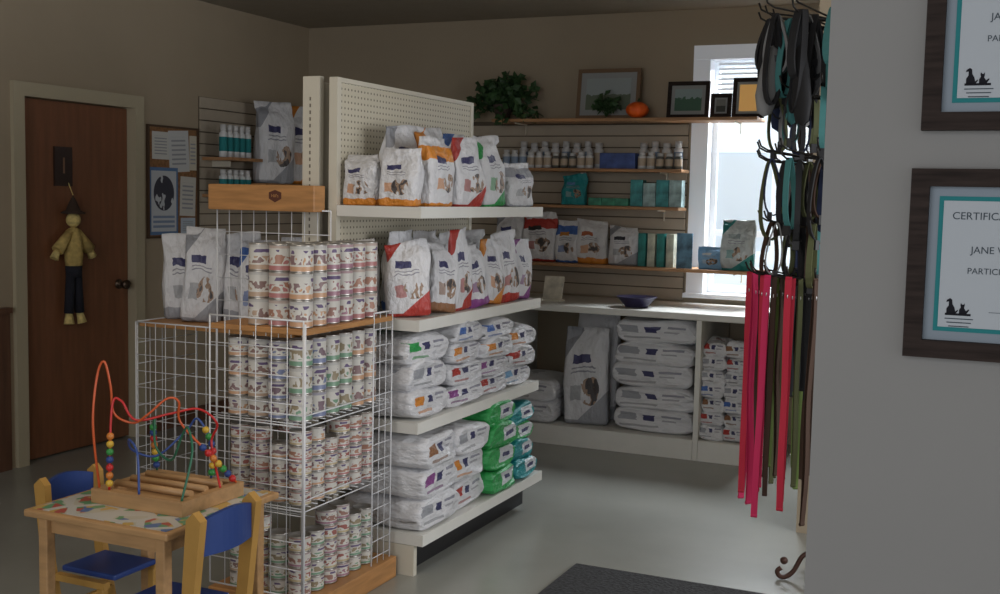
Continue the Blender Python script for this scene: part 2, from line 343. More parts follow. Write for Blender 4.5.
for y in (0,LY-.03):
    bm=bmesh.new(); box(bm,(-.045,y,0),(.035,y+.03,1.99)); obj('upright_post',mesh_of(bm,'p',m_cream),parent=g2)
bm=bmesh.new()
for k in range(60): box(bm,(-.012,-.002,.3+k*.027),(-.006,-.0003,.3+k*.027+.014))
obj('slot_strip',mesh_of(bm,'s',mat('slot_dark',(.16,.14,.11),.7)),parent=g2)
gt='pet food bags on the top gondola shelf'; z=SH[0]+.001
upb(-2.425,3.985,z,'orange',0,.155,.09,.20,-PI/2,var=1,group=gt); upb(-2.25,3.98,z,'orange',0,.165,.09,.22,-PI/2+.08,var=2,group=gt)
upb(-2.21,4.19,z,'orange',1,.24,.11,.28,.05,var=3,group=gt)
upb(-2.21,4.45,z,'red',2,.23,.11,.30,-.05,var=4,group=gt,tilt=.05)
upb(-2.21,4.72,z,'green',2,.25,.11,.32,.06,var=5,group=gt,tilt=-.04,tx=.04)
upb(-2.21,5.01,z,'grey',1,.25,.12,.21,-.02,var=6,group=gt)
for i,(y,c,h) in enumerate([(4.19,'grey',.33),(4.44,'orange',.34),(4.69,'blue',.32),(4.94,'green',.28)]):
    upb(-2.385,y+.02,z,c,2,.23,.10,h,.0,var=i,group=gt)
gt='pet food bags on the second gondola shelf'; z=SH[1]+.001
upb(-2.42,3.98,z,'grey',0,.15,.08,.30,-PI/2,var=7,group=gt)
for i,(x_,y,c,st,h,rz,tl) in enumerate([(-2.23,4.03,'red',2,.30,-.95,-.06),(-2.20,4.235,'brown',0,.29,-.20,-.14),(-2.20,4.40,'red',2,.34,.0,.03),(-2.19,4.56,'purple',0,.27,-.2,-.10),(-2.20,4.72,'orange',2,.30,-.05,-.06),(-2.19,4.885,'red',0,.33,-.18,.02),(-2.20,5.055,'purple',2,.29,-.05,-.03)]):
    upb(x_,y,z+.003,c,st,.165 if i else .18,.09,h,rz,tl,var=i,group=gt,tx=[.05,-.16,.05,.14,-.12,.10,-.08][i])
for i,y in enumerate([4.24,4.47,4.70,4.94]): upb(-2.39,y,z,['blue','grey','brown','red'][i],0,.21,.09,.33,0,var=i+2,group=gt)
def stack(x,y,z,cols,l,w,t,group,style=0,jit=.022):
    for i,c in enumerate(cols):
        flb(x+random.uniform(-jit,jit),y+random.uniform(-jit,jit)*.5,z+i*(t*.89),c,style,l,w,t,random.uniform(-.08,.08),var=(i*3+int(y*10))%5,group=group)
gt='pet food bags stacked on the third gondola shelf'; z=SH[2]+.001
stack(-2.32,4.09,z,['orange','grey','green'],.37,.315,.123,gt)
stack(-2.32,4.41,z,['purple','red','orange','blue'],.37,.315,.100,gt)
stack(-2.32,4.72,z,['red','purple','orange','blue'],.37,.31,.095,gt)
stack(-2.32,5.01,z,['ltblue','red','orange'],.37,.29,.103,gt)
gt='pet food bags stacked on the bottom gondola shelf'; z=SH[3]+.001
stack(-2.30,4.10,z,['grey','purple','brown'],.38,.325,.138,gt)
stack(-2.30,4.41,z,['red','orange','grey'],.38,.325,.133,gt)
stack(-2.30,4.72,z,['green','green','green','green'],.38,.30,.115,gt,3)
stack(-2.30,5.00,z,['teal','teal','green','teal'],.38,.29,.098,gt,3)
# ---------------------------------------------------------------- wire display rack
RX0,RX1,RY0,RY1=-2.62,-2.22,3.28,3.87
rk=thing('wire_display_rack','white wire display rack with wooden shelves and header sign','display rack',(RX0,RY0,0))
def grid(bm,p0,uv,wv,W,Hh,du,dv,r=.0019):
    p0=Vector(p0);uv=Vector(uv);wv=Vector(wv)
    nu=max(1,round(W/du)); nv=max(1,round(Hh/dv))
    for i in range(nu+1):
        a=p0+uv*(W*i/nu); cyl(bm,a,a+wv*Hh,r*(1.8 if i in(0,nu) else 1),6)
    for j in range(nv+1):
        a=p0+wv*(Hh*j/nv); cyl(bm,a,a+uv*W,r*(1.8 if j in(0,nv) else 1),6)
def gridpart(*a,**k):
    bm=bmesh.new(); grid(bm,*a); return obj('wire_grid_panel',mesh_of(bm,'grid',m_wirew),parent=rk)
w=RX1-RX0; dY=RY1-RY0
gridpart((0,-.008,.1),(1,0,0),(0,0,1),w,.98,.065,.095)
gridpart((-.44,dY,.10),(1,0,0),(0,0,1),.56,1.35,.062,.10)
gridpart((-.90,dY+.02,.0),(1,0,0),(0,0,1),.44,.94,.055,.07)
gridpart((w+.008,dY-.14,.05),(0,1,0),(0,0,1),.14,1.02,.045,.062)
gridpart((-.90,dY+.03,.0),(0,1,0),(0,0,1),.40,.94,.08,.094)
o=bobj('wood_shelf',[((-.89,dY+.03,.92),(-.09,dY+.43,.94))],m_honey,parent=rk); bevel(o,.003)
bm=bmesh.new(); cyl(bm,(w+.006,-.008,.02),(w+.006,-.008,1.07),.005,8); obj('corner_post',mesh_of(bm,'cp',m_wirew),parent=rk)
for z in (.42,.72):
    bm=bmesh.new()
    for zz in (z-.012,z+.028): cyl(bm,(0,0,zz),(w,0,zz),.0026,6); cyl(bm,(w,0,zz),(w,dY,zz),.0026,6)
    for k in range(14): cyl(bm,(.01,dY*k/13,z-.003),(w-.002,dY*k/13,z-.003),.002,5)
    obj('wire_shelf',mesh_of(bm,'ws',m_wirew),parent=rk)
o=bobj('wood_top',[((-.0,-.005,1.03),(w+.01,dY,1.05))],m_honey,parent=rk); bevel(o,.003)
o=bobj('wood_base',[((-.0,-.02,.0),(w+.03,dY+.02,.085))],m_honey,parent=rk); bevel(o,.004)
o=bobj('header_sign',[((-.44,dY-.06,1.445),(.08,dY+.02,1.55))],m_honey,parent=rk,label='honey wood header sign with small emblem'); bevel(o,.004)
bm=bmesh.new(); z0=1.475; poly(bm,[(-.135,z0+.02),(-.135,z0+.045),(-.105,z0+.055),(-.075,z0+.045),(-.075,z0+.02),(-.105,z0+.005)],dY-.0615,dY-.0602)
obj('emblem',mesh_of(bm,'embl',mat('emblem_dark',(.10,.03,.015),.6)),parent=o)
obj('lettering',textmesh('Hill\'s',.018,m_honey,.0004),(-.105,dY-.0622,z0+.031),(PI/2,0,0),parent=o)
gt='large food bags on the low rack shelf'
for (x_,y_,c_,st,w_,h_,rz_,v_,tx_) in [(-3.44,4.13,'grey',0,.19,.38,-.75,3,.05),(-3.29,4.05,'grey',2,.18,.41,-1.05,1,-.06),(-3.12,4.14,'grey',0,.18,.40,-1.2,4,.04),(-2.98,4.05,'blue',2,.17,.37,-1.1,5,-.04),(-2.81,4.10,'grey',0,.16,.38,-1.35,2,.03)]:
    upb(x_,y_,.944,c_,st,w_,.11,h_,rz_,var=v_,label='white and grey food bag standing behind the wire grid',group=gt,tx=tx_)
# cans
def canmesh(m,r,h):
    bm=bmesh.new(); lathe(bm,[(0,.003),(r*.9,.003),(r*.985,0),(r*.985,.003),(r*.97,.005),(r*.97,h-.005),(r*.985,h-.003),(r*.985,h),(r*.92,h),(r*.9,h-.004),(0,h-.004)],18,[1,1,1,1,0,1,1,1,1,1])
    return mesh_of(bm,'can',[m,m_rim])
CM=[canmat('can_red',(.42,.05,.04),(.38,.17,.10),(.55,.40,.32)),canmat('can_brown',(.46,.27,.13),(.22,.12,.10)),canmat('can_wine',(.30,.05,.13),(.30,.14,.10),(.45,.25,.28)),canmat('can_green',(.05,.26,.10),(.28,.22,.12)),canmat('can_orange',(.60,.26,.06),(.22,.12,.12)),canmat('can_blue',(.07,.12,.34),(.16,.09,.12),(.35,.33,.42)),canmat('can_gold',(.52,.38,.14),(.32,.08,.06),(.45,.12,.08))]
cmeshes={}
names={0:'red',1:'tan',2:'wine',3:'green',4:'orange',5:'blue',6:'gold'}
def tier(z0,r,h,layers,grp,cols,inner=False,x0=RX0+.012,x1=RX1-.012,y0=RY0+.015,y1=RY1-.01,gap=.0025,drop=0,side=None):
    p=2*r+gap; nx=int((x1-x0+gap)/p); ny=int((y1-y0+gap)/p)
    for i in range(nx):
        for j in range(ny):
            edge=(j==0 or i==nx-1); hh=h; LL=layers
            if side and i==nx-1: hh,LL=side
            ly=LL-(1 if random.random()<drop else 0)
            for k in range(ly):
                if not edge and not (inner and k>=layers-1 and (j<3 or i>nx-3)): continue
                col=cols[(j//2+2 if i==nx-1 and j>0 else i)%len(cols)]
                if isinstance(col,tuple): col=col[k%len(col)]
                key=(col,r,hh)
                if key not in cmeshes: cmeshes[key]=canmesh(CM[col],r,hh)
                xx=x1-r-(nx-1-i)*p+random.uniform(-.0008,.0008); yy=y0+r+j*p+random.uniform(-.0008,.0008)
                obj('food_can',cmeshes[key],(xx,yy,z0+k*(hh+.0005)),(0,0,random.uniform(0,6)),label='white pet food can with %s label stacked on the wire rack'%names[col],cat='food can',group=grp)
tier(1.051,.0425,.096,3,'cans on the top of the rack',[1,0,4,2,0],True,x0=RX0+.09)
tier(.7205,.0425,.070,4,'cans on the upper rack shelf',[4,1,5,3],False,side=(.096,3),drop=.12)
tier(.4205,.041,.053,5,'small cans on the middle rack shelf',[(6,1),(0,2),4,(6,0),0],True,drop=.35)
tier(.086,.0415,.055,5,'small cans on the rack base',[(3,1),6,3,(2,6),3],False,drop=.35)
# ---------------------------------------------------------------- side wall shelves
def lshelf(y0,y1,z):
    t=thing('wall_shelf','small shelf on the side slatwall','shelf',(XL+.022,y0,z)); o=bobj('shelf_board',[((0.003,0,-.02),(.24,y1-y0,0))],m_shelfwood,parent=t)
    bobj('bracket',[((.002,.1,-.06),(.15,.106,-.021))],m_cream,parent=t)
lshelf(6.0,6.33,1.74); lshelf(6.36,7.05,1.58); lshelf(6.0,6.33,1.50)
def bottle(m1,m2,h=.11,r=.025):
    bm=bmesh.new(); lathe(bm,[(0,0),(r,0),(r,h*.18),(r,h*.62),(r,h*.72),(r*.65,h*.78),(r*.65,h*.8),(r*.75,h*.8),(r*.75,h),(0,h)],14,[0,0,1,0,0,0,2,2,2])
    return mesh_of(bm,'bottle',[m1,m2,mat('cap_white',(.6,.6,.6),.4)])
m_pw=mat('plastic_white',(.66,.67,.68),.35)
bt_t=bottle(m_pw,m_teal,.21,.027); bt_s=bottle(m_pw,m_teal,.16,.027)
bt_w=bottle(m_pw,mat('label_blue',(.25,.33,.45),.5),.12,.027); bt_o=bottle(m_pw,mat('label_cream',(.5,.40,.30),.5),.11,.028); bt_g=bottle(mat('plastic_dark',(.12,.13,.12),.35),MATS['label_cream'],.10,.026)
tall_a=bottle(m_pw,MATS['label_blue'],.18,.03); tall_b=bottle(m_pw,MATS['label_cream'],.17,.032)
for i in range(5): obj('shampoo_bottle',bt_t,(-4.72,6.03+i*.063,1.741),label='white grooming bottle with teal label on the small shelf',cat='bottle',group='bottles on the side shelf')
for i in range(5): obj('shampoo_bottle',bt_s,(-4.72,6.03+i*.063,1.501),label='white grooming bottle with teal label on the small shelf',cat='bottle',group='bottles on the side shelf')
for i,(y,h,c) in enumerate([(6.52,.55,'grey'),(6.84,.54,'orange')]): upb(-4.68,y,1.582,c,2,.28,.13,h,-.4,var=i+1,label='tall white and %s food bag on the side slatwall shelf'%c,group='tall food bags on the side shelf')
# cork board
cb=thing('bulletin_board','cork bulletin board with dark frame covered in notices','bulletin board',(XL+.001,5.50,1.22))
bobj('cork_panel',[((0,.013,.013),(.012,.457,.687))],m_cork,parent=cb)
bobj('frame',[((0,0,0),(.02,.47,.012)),((0,0,.688),(.02,.47,.70)),((0,0,.0121),(.02,.012,.6879)),((0,.458,.0121),(.02,.47,.6879))],mat('frame_brown',(.08,.045,.025),.6),parent=cb)
def notice(i,y,z,w_,h_,c,lab,fn=None,tilt=0):
    m=mat('notice_%d'%i,c,.8); n=NB(m); vec,x,yy,zz=n.gen()
    if fn: n.out(fn(n,vec,yy,zz,c))
    else: n.out(n.mix(n.m('MULTIPLY',n.m('GREATER_THAN',n.m('FRACT',n.m('MULTIPLY',zz,9)),.62),n.rect(yy,zz,.14,.84,.12,.85)),c,(.30,.31,.33)))
    bobj('paper_notice',[((0,0,0),(.0004,w_,h_))],m,loc=(XL+.0132+.0005*i,5.50+y,1.22+z),rot=(tilt,0,0),label=lab,cat='notice',group='notices on the cork board')
notice(0,.04,.49,.16,.17,(.58,.58,.55),'plain white paper notice pinned to the cork board')
notice(1,.20,.41,.19,.26,(.56,.57,.57),'printed white sheet pinned to the cork board',tilt=.06)
def cal(n,vec,y,z,c):
    r=n.mix(n.rect(y,z,.06,.94,.05,.95),(.10,.19,.36),(.52,.55,.58))
    r=n.mix(n.m('MULTIPLY',n.m('GREATER_THAN',n.noise(vec,3.2,2),.47),n.ell(y,z,.5,.62,.36,.26)),r,(.05,.05,.07))
    return n.mix(n.m('MULTIPLY',n.m('GREATER_THAN',n.m('FRACT',n.m('MULTIPLY',z,14)),.5),n.rect(y,z,.12,.88,.10,.30)),r,(.20,.26,.38))
notice(2,.015,.02,.26,.42,(.5,.55,.6),'blue edged wall calendar with a dark pet picture',cal)
notice(3,.29,.14,.15,.25,(.57,.56,.52),'printed white sheet pinned to the cork board',tilt=-.04)
notice(4,.385,.43,.07,.22,(.58,.54,.44),'narrow cream paper strip pinned to the cork board')
notice(5,.30,.025,.14,.10,(.45,.52,.60),'small pale blue card pinned to the cork board')
# door plaque, knob & scarecrow
pq=bobj('room_number_plaque',[((0,0,0),(.012,.13,.22))],mat('plaque_brown',(.03,.014,.01),.5),loc=(-4.929,4.80,1.53),label='dark brown plaque reading 1 on the wooden door',cat='sign')
obj('numeral',textmesh('1',.13,mat('numeral_tan',(.22,.12,.07),.5)),(.0135,.065,.11),(PI/2,0,PI/2),parent=pq)
bm=bmesh.new(); lathe(bm,[(0,0),(.03,0),(.03,.008),(.012,.01),(.012,.04),(.028,.05),(.028,.07),(0,.075)],14)
obj('door_knob',mesh_of(bm,'kn',mat('knob_bronze',(.10,.07,.05),.4,metal=.8)),(-4.928,5.30,.95),(0,PI/2,0),label='dark metal knob on the brown door',cat='door knob')
sd=thing('scarecrow_doll','hanging scarecrow doll with straw top and dark trousers','doll',(-4.885,4.90,.74))
def dp(name,fn,m):
    bm=bmesh.new(); fn(bm); return obj(name,mesh_of(bm,name,m),parent=sd)
dp('hat',lambda b:lathe(b,[(0,.64),(.065,.635),(.068,.642),(.04,.655),(.022,.70),(0,.74)],14),mat('hat_brown',(.05,.03,.02),.9))
dp('head',lambda b:ball(b,(0,0,.60),.042),m_straw)
def shirt(b):
    lathe(b,[(0,.33),(.045,.33),(.052,.40),(.046,.50),(.03,.55),(0,.565)],14)
    for s in(-1,1): cyl(b,(0,s*.025,.53),(0,s*.12,.43),.026,8,r2=.036)
sh_=dp('shirt',shirt,mat('shirt_straw',(.52,.38,.13),.95,noise_amt=.25,nscale=35))
for s in (-1,1):
    dp('straw_hand',lambda b:cyl(b,(0,s*.12,.43),(.0,s*.145,.385),.018,6,r2=.026),m_straw)
    dp('straw_foot',lambda b:cyl(b,(0,s*.04,.07),(.01,s*.05,.01),.02,6,r2=.03),m_straw)
def legs(b):
    lathe(b,[(0,.27),(.046,.28),(.048,.34),(0,.345)],12)
    for s in(-1,1): cyl(b,(0,s*.024,.30),(0,s*.04,.07),.026,8,r2=.027)
dp('trousers',legs,m_denim)
dp('hanging_cord',lambda b:cyl(b,(0,0,.74),(-.04,0,.82),.003,5),m_straw)
# ---------------------------------------------------------------- back shelf items
def xb(u): return -3.20+(u-500)*.00670
for i in range(21):
    u=503+i*8.9
    if 598<u<642: continue
    me=[bt_w,bt_o,bt_g,bt_o][(i//3)%4]
    obj('supplement_bottle',me,(xb(u),7.085,S2+.001),(0,0,i),label='small white supplement bottle on the slatwall shelf',cat='bottle',group='supplement bottles on the slatwall shelf')
for i in range(15):
    u=516+i*11.5
    if 598<u<640: continue
    obj('supplement_bottle',[tall_a,tall_b][i%2],(xb(u),7.175,S2+.001),label='taller white supplement bottle in the back row',cat='bottle',group='taller supplement bottles')
bb=bobj('blue_carton',[((0,0,0),(.24,.1,.10))],mat('carton_blue',(.05,.09,.28),.5,noise_amt=.4,nscale=15),loc=(xb(604),7.05,S2+.001),label='blue carton box between bottles on the shelf',cat='box')
bevel(bb,.002)
def pouch(u,z,c,w,h,t=.07,style=0,lab='treat pouch',y=7.06,a2=None,var=0,rz=0):
    m=bagmat('pouch_%s_%d_%s'%(c,style,str(a2)),ACC[c],a2 or (.05,.06,.2),'up',WHITE,style)
    return obj('treat_pouch',upbag(w,t,h,m,var*2.1),(xb(u),y,z+.001),(0,0,-PI/2+rz),label=lab,cat='treat pouch')
pouch(578,S3,'teal',.17,.20,.06,3,'blue and green standing treat pouch on the middle shelf',a2=(.1,.2,.4))
for i in range(4):
    o=bobj('product_box',[((0,0,0),(.082,.08,.17 if i!=1 else .15))],mat('box_teal_%d'%(i%2),[(.05,.27,.28),(.32,.45,.45)][i%2],.5,noise_amt=.5,nscale=18),loc=(xb(636+i*12.8),7.05,S3+.001),label='teal product box standing on the middle shelf',cat='box',group='teal boxes on the middle shelf'); bevel(o,.002)
for i in range(3):
    o=bobj('product_box',[((0,0,0),(.09,.08,.05))],mat('box_green',(.05,.25,.16),.5,noise_amt=.5,nscale=18),loc=(xb(594+i*13.7),7.04,S3+.001),label='small green box on the middle shelf',cat='box',group='green boxes on the middle shelf'); bevel(o,.002)
pouch(510,S4,'grey',.20,.30,.08,2,'white treat bag on the low slatwall shelf',y=7.05)
pouch(543,S4,'red',.24,.32,.08,1,'red and black treat bag on the low slatwall shelf',a2=(.02,.02,.02),y=7.05)
pouch(574,S4,'blue',.17,.28,.08,1,'blue and orange treat bag on the low slatwall shelf',a2=(.5,.2,.03),y=7.05,var=2)
pouch(600,S4,'orange',.21,.29,.08,0,'white treat bag with orange base on the low shelf',a2=(.4,.1,.03),y=7.05,var=3)
pouch(632,S4,'grey',.20,.25,.08,2,'white treat bag with dark picture on the low shelf',a2=(.02,.02,.03),y=7.05,var=4)
for i in range(4):
    o=bobj('brochure_box',[((0,0,0),(.050,.10,.21))],mat('bro_%d'%(i%2),[(.03,.22,.2),(.5,.52,.42)][i%2],.5,noise_amt=.5,nscale=14),loc=(xb(648+i*9.2),7.00,S4+.001+.0),rot=(0,.0,-.1),label='slim green product box leaning in a row',cat='box',group='slim green boxes on the low shelf')
bobj('sign_card',[((0,0,0),(.10,.012,.22))],mat('card_blue',(.08,.18,.26),.5,noise_amt=.8,nscale=12),loc=(xb(687),6.97,S4+.001),label='small blue printed card standing on the shelf',cat='card')
pouch(718,S4,'ltblue',.15,.14,.06,3,'pale blue treat pouch on the low shelf',y=7.02,var=5,a2=(.5,.5,.5))
obj('treat_pouch',upbag(.21,.08,.31,bagmat('pouch_tealw',(.03,.26,.25),(.25,.3,.3),'up',(.48,.52,.52),2),4),(-1.575,7.03,S4+.001),(0,0,-PI/2),label='teal and white treat bag at the end of the shelf',cat='treat pouch')
def picture(u,w,h,lab,frm,pm,y=7.10,lean=-.12,b=.025):
    t=thing('framed_picture',lab,'framed picture',(xb(u),y,S1+.002),(lean,0,0))
    bobj('frame',[((-w/2,0,0),(w/2,.018,b)),((-w/2,0,h-b),(w/2,.018,h)),((-w/2,0,b),(-w/2+b,.018,h-b)),((w/2-b,0,b),(w/2,.018,h-b))],frm,parent=t)
    bobj('mat_board',[((-w/2+b,.006,b),(w/2-b,.012,h-b))],mat('mat_grey',(.3,.31,.3),.7),parent=t)
    k=b+.035*(w/.4); bobj('print',[((-w/2+k,.003,k),(w/2-k,.0058,h-k))],pm,parent=t)
picture(607,.43,.33,'wood framed landscape print standing on the top shelf',mat('frame_oak',(.17,.10,.05),.5),picmat('pic_a',(.32,.36,.36),(.12,.15,.10)))
picture(687,.27,.235,'dark framed green landscape print on the top shelf',m_fr,picmat('pic_b',(.28,.36,.36),(.05,.13,.08),.6))
picture(720,.13,.15,'small dark framed photo on the top shelf',m_fr,picmat('pic_c',(.2,.2,.18),(.05,.05,.04)),y=7.06)
picture(744,.20,.25,'framed print with warm amber glow on the top shelf',m_fr,m_amber,y=7.10)
def plant(name,lab,u,y,z,spread,n,leafs,pot=True,up=.25,droop=.1,cat='plant',ls=1):
    t=thing(name,lab,cat,(xb(u),y,z+.001))
    if pot:
        bm=bmesh.new(); lathe(bm,[(0,0),(.045,0),(.065,.09),(.07,.10),(.058,.10),(.05,.08),(0,.08)],16); obj('pot',mesh_of(bm,'pot',mat('pot_dark',(.07,.05,.04),.7)),parent=t)
    bm=bmesh.new(); bs=bmesh.new()
    for i in range(n):
        a=random.uniform(0,2*PI); R=random.uniform(.2,1)*spread; top=up*random.uniform(.4,1)
        p0=Vector((0,0,.08 if pot else .01)); p2=Vector((R*math.cos(a),min(.12,R*math.sin(a)*.5),max(-.05,.08+top*(1-R/spread*.5)-droop*R/spread*random.random())))
        p1=(p0+p2)/2+Vector((0,0,up*.3)); pts=[p0.lerp(p1,t_).lerp(p1.lerp(p2,t_),t_) for t_ in (0,.3,.6,1)]
        tube(bs,pts,.0025,4)
        for j in range(leafs):
            tt=.35+.65*j/leafs; c=p0.lerp(p1,tt).lerp(p1.lerp(p2,tt),tt)
            d=Vector((random.uniform(-1,1),random.uniform(-1,.6),random.uniform(-.6,.6))).normalized(); s=Vector((random.uniform(-1,1),random.uniform(-1,1),random.uniform(-1,1))).cross(d).normalized()
            Lh=random.uniform(.035,.06)*ls; wv=Lh*.36; up_=d.cross(s)*.006
            v=[bm.verts.new(c),bm.verts.new(c+d*Lh*.5+s*wv+up_),bm.verts.new(c+d*Lh),bm.verts.new(c+d*Lh*.5-s*wv+up_)]
            bm.faces.new(v)
    obj('foliage',mesh_of(bm,'fol',m_leaf),parent=t); obj('stems',mesh_of(bs,'st',m_leaf),parent=t)
    return t
plant('potted_ivy','bushy green ivy in a dark pot on the top shelf',498,7.08,S1,.30,70,10,up=.30,droop=.26,ls=1.35)
plant('potted_plant','small leafy green plant beside the landscape print',611,7.02,S1,.12,16,5,pot=False,up=.10,droop=.04)
pk=thing('pumpkin','small orange pumpkin decoration on the top shelf','pumpkin',(xb(641),7.04,S1+.001))
bm=bmesh.new(); N=32; rings=[]
for i in range(9):
    ph=PI*i/8; rings.append([bm.verts.new((.068*math.sin(ph)*(1+.09*abs(math.sin(4*2*PI*k/N)))*math.cos(2*PI*k/N)+0,.068*math.sin(ph)*(1+.09*abs(math.sin(4*2*PI*k/N)))*math.sin(2*PI*k/N),.052-.052*math.cos(ph))) for k in range(N)])
for A,B in zip(rings,rings[1:]):
    for k in range(N): bm.faces.new((A[k],A[(k+1)%N],B[(k+1)%N],B[k])).smooth=True
bmesh.ops.remove_doubles(bm,verts=bm.verts[:],dist=1e-5)
obj('body',mesh_of(bm,'pk',m_orange),parent=pk)
bm=bmesh.new(); cyl(bm,(0,0,.095),(.012,0,.125),.009,7,r2=.006); obj('stem',mesh_of(bm,'pks',m_leaf),parent=pk)
bm=bmesh.new(); lathe(bm,[(0,.0),(.07,0),(.075,.01),(.12,.06),(.125,.065),(.115,.065),(.07,.02),(0,.018)],24)
obj('pet_bowl',mesh_of(bm,'bowl',mat('bowl_navy',(.03,.025,.07),.35)),(-2.10,6.66,.871),label='dark blue shallow pet bowl on the white counter',cat='bowl')
hd=thing('sign_holder','small cream tilted sign holder on the white counter','sign holder',(-2.68,6.72,.871))
bobj('foot',[((-.07,-.05,0),(.07,.05,.012))],m_cream,parent=hd); bobj('face',[((-.065,0,.012),(.065,.01,.16))],mat('sign_cream',(.6,.56,.46),.6,noise_amt=.3,nscale=15),parent=hd,rot=(-.25,0,0))
# under-counter bags
gt='large food bags stacked under the counter'
for i in range(5): obj('pet_food_bag',bag('grey','flat',0,.46,.50,.150,i),(-1.965+random.uniform(-.015,.015),6.80,.121+i*.135),(0,0,-PI/2+random.uniform(-.04,.04)),label='large white food bag lying in a stack under the counter',cat='pet food bag',group=gt)
gt='large food bags standing under the counter'
upb(-2.42,6.88,.121,'grey',0,.28,.15,.69,-PI/2+.1,0,var=2,label='large white food bag standing under the counter',group=gt)
upb(-2.40,6.66,.124,'grey',2,.28,.14,.60,-PI/2+.15,-.04,var=5,label='large white food bag leaning under the counter',group=gt)
for i in range(2): flb(-2.74,6.72,.121+i*.13,'grey',0,.44,.34,.15,-PI/2,var=i+1,label='loose white food bag lying low under the counter',group='loose bags lying under the counter')
for r_ in range(7):
    for k in range(2): flb(-1.585+k*.137,6.68,.121+r_*.082,['grey','red','brown','blue','grey'][(r_+k)%5],0,.28,.14,.095,-PI/2,var=(r_+k)%4,label='small white food bag stacked in the counter cubby',group='small food bags in the counter cubby')
# ---------------------------------------------------------------- certificates on near wall
def cert(z0,z1,sx=-.16):
    t=thing('framed_certificate','framed certificate with dark walnut frame and teal mat on grey wall','framed certificate',(sx,1.949,z0))
    W=.385; Hh=z1-z0; b=.028
    o=bobj('frame',[((0,-.022,0),(W,0,b)),((0,-.022,Hh-b),(W,0,Hh)),((0,-.022,b),(b,0,Hh-b)),((W-b,-.022,b),(W,0,Hh-b))],m_fr,parent=t)
    bobj('backing',[((b,-.008,b),(W-b,-.001,Hh-b))],mat('mat_silver',(.25,.29,.33),.8,spec=.1),parent=t)
    bobj('teal_mat',[((b+.015,-.0095,b+.015),(W-b-.015,-.0081,Hh-b-.015))],m_teal,parent=t)
    p=bobj('certificate_paper',[((b+.022,-.011,b+.022),(W-b-.022,-.0096,Hh-b-.022))],m_paper,parent=t)
    for s,zz,sz,x0 in (('CERTIFICATE',Hh-.074,.0165,b+.036),('JANE V',Hh-.127,.0155,b+.064),('PARTICIPATED',Hh-.160,.0135,b+.062)):
        me=textmesh(s,sz,m_inkg,.0003); mnx=min(v.co.x for v in me.vertices)
        obj('lettering',me,(x0-mnx,-.0115,zz),(PI/2,0,0),parent=p)
    x0=b+.034; z_=b+.044; k_=.78
    bm=bmesh.new()
    dog=[(0,0),(.0,.010),(.004,.016),(.004,.024),(-.001,.023),(.0,.027),(.006,.031),(.010,.028),(.011,.019),(.015,.012),(.017,.004),(.021,.008),(.022,.006),(.018,0)]
    cat_=[(.024,0),(.024,.008),(.027,.013),(.026,.018),(.027,.022),(.029,.019),(.032,.019),(.034,.022),(.034,.016),(.033,.012),(.037,.006),(.042,.010),(.043,.008),(.038,0)]
    for P in (dog,cat_): poly(bm,[(x0+a*k_,z_+c_*k_) for a,c_ in P],-.0118,-.0111)
    box(bm,(x0-.002,-.0118,z_-.003),(x0+.036,-.0111,z_+.0005))
    obj('animal_emblem',mesh_of(bm,'em',m_ink),parent=p)
    for q in range(3):
        bobj('caption_line',[((x0-.002+.003*q,-.0118,z_-.009-.006*q),(x0+.040-.003*q,-.0111,z_-.0075-.006*q))],m_inkg,parent=p)
    bobj('signature_line',[((x0+.062,-.0118,z_+.004),(W-b-.04,-.0111,z_+.0047))],m_inkg,parent=p)
cert(1.28,1.58); cert(1.64,1.94,-.15)
# ---------------------------------------------------------------- floor mat
o=bobj('floor_mat',[((-1.6,2.6,0),(-.62,4.36,.012))],m_mat,loc=(0,0,.0005),label='dark grey ribbed entrance mat on the vinyl floor',cat='floor mat'); bevel(o,.005)
# ---------------------------------------------------------------- table
TX0,TX1,TY0,TY1,TZ=-2.74,-2.18,2.53,3.08,.535
tb=thing('play_table','small wooden childrens table with colourful map top','table',(TX0,TY0,0)); W=TX1-TX0; D=TY1-TY0
o=bobj('table_top',[((0,0,TZ-.025),(W,D,TZ-.002))],m_lightwood,parent=tb); bevel(o,.006)
bobj('play_surface',[((.02,.02,TZ-.0018),(W-.02,D-.02,TZ))],m_play,parent=o)
bobj('apron',[((.05,.05,TZ-.08),(W-.05,.065,TZ-.026)),((.05,D-.065,TZ-.08),(W-.05,D-.05,TZ-.026)),((.05,.066,TZ-.08),(.065,D-.066,TZ-.026)),((W-.065,.066,TZ-.08),(W-.05,D-.066,TZ-.026))],m_lightwood,parent=tb)
for x in (.03,W-.07):
    for y in (.03,D-.07): bevel(bobj('leg',[((x,y,0),(x+.035,y+.035,TZ-.0255))],m_lightwood,parent=tb),.004)
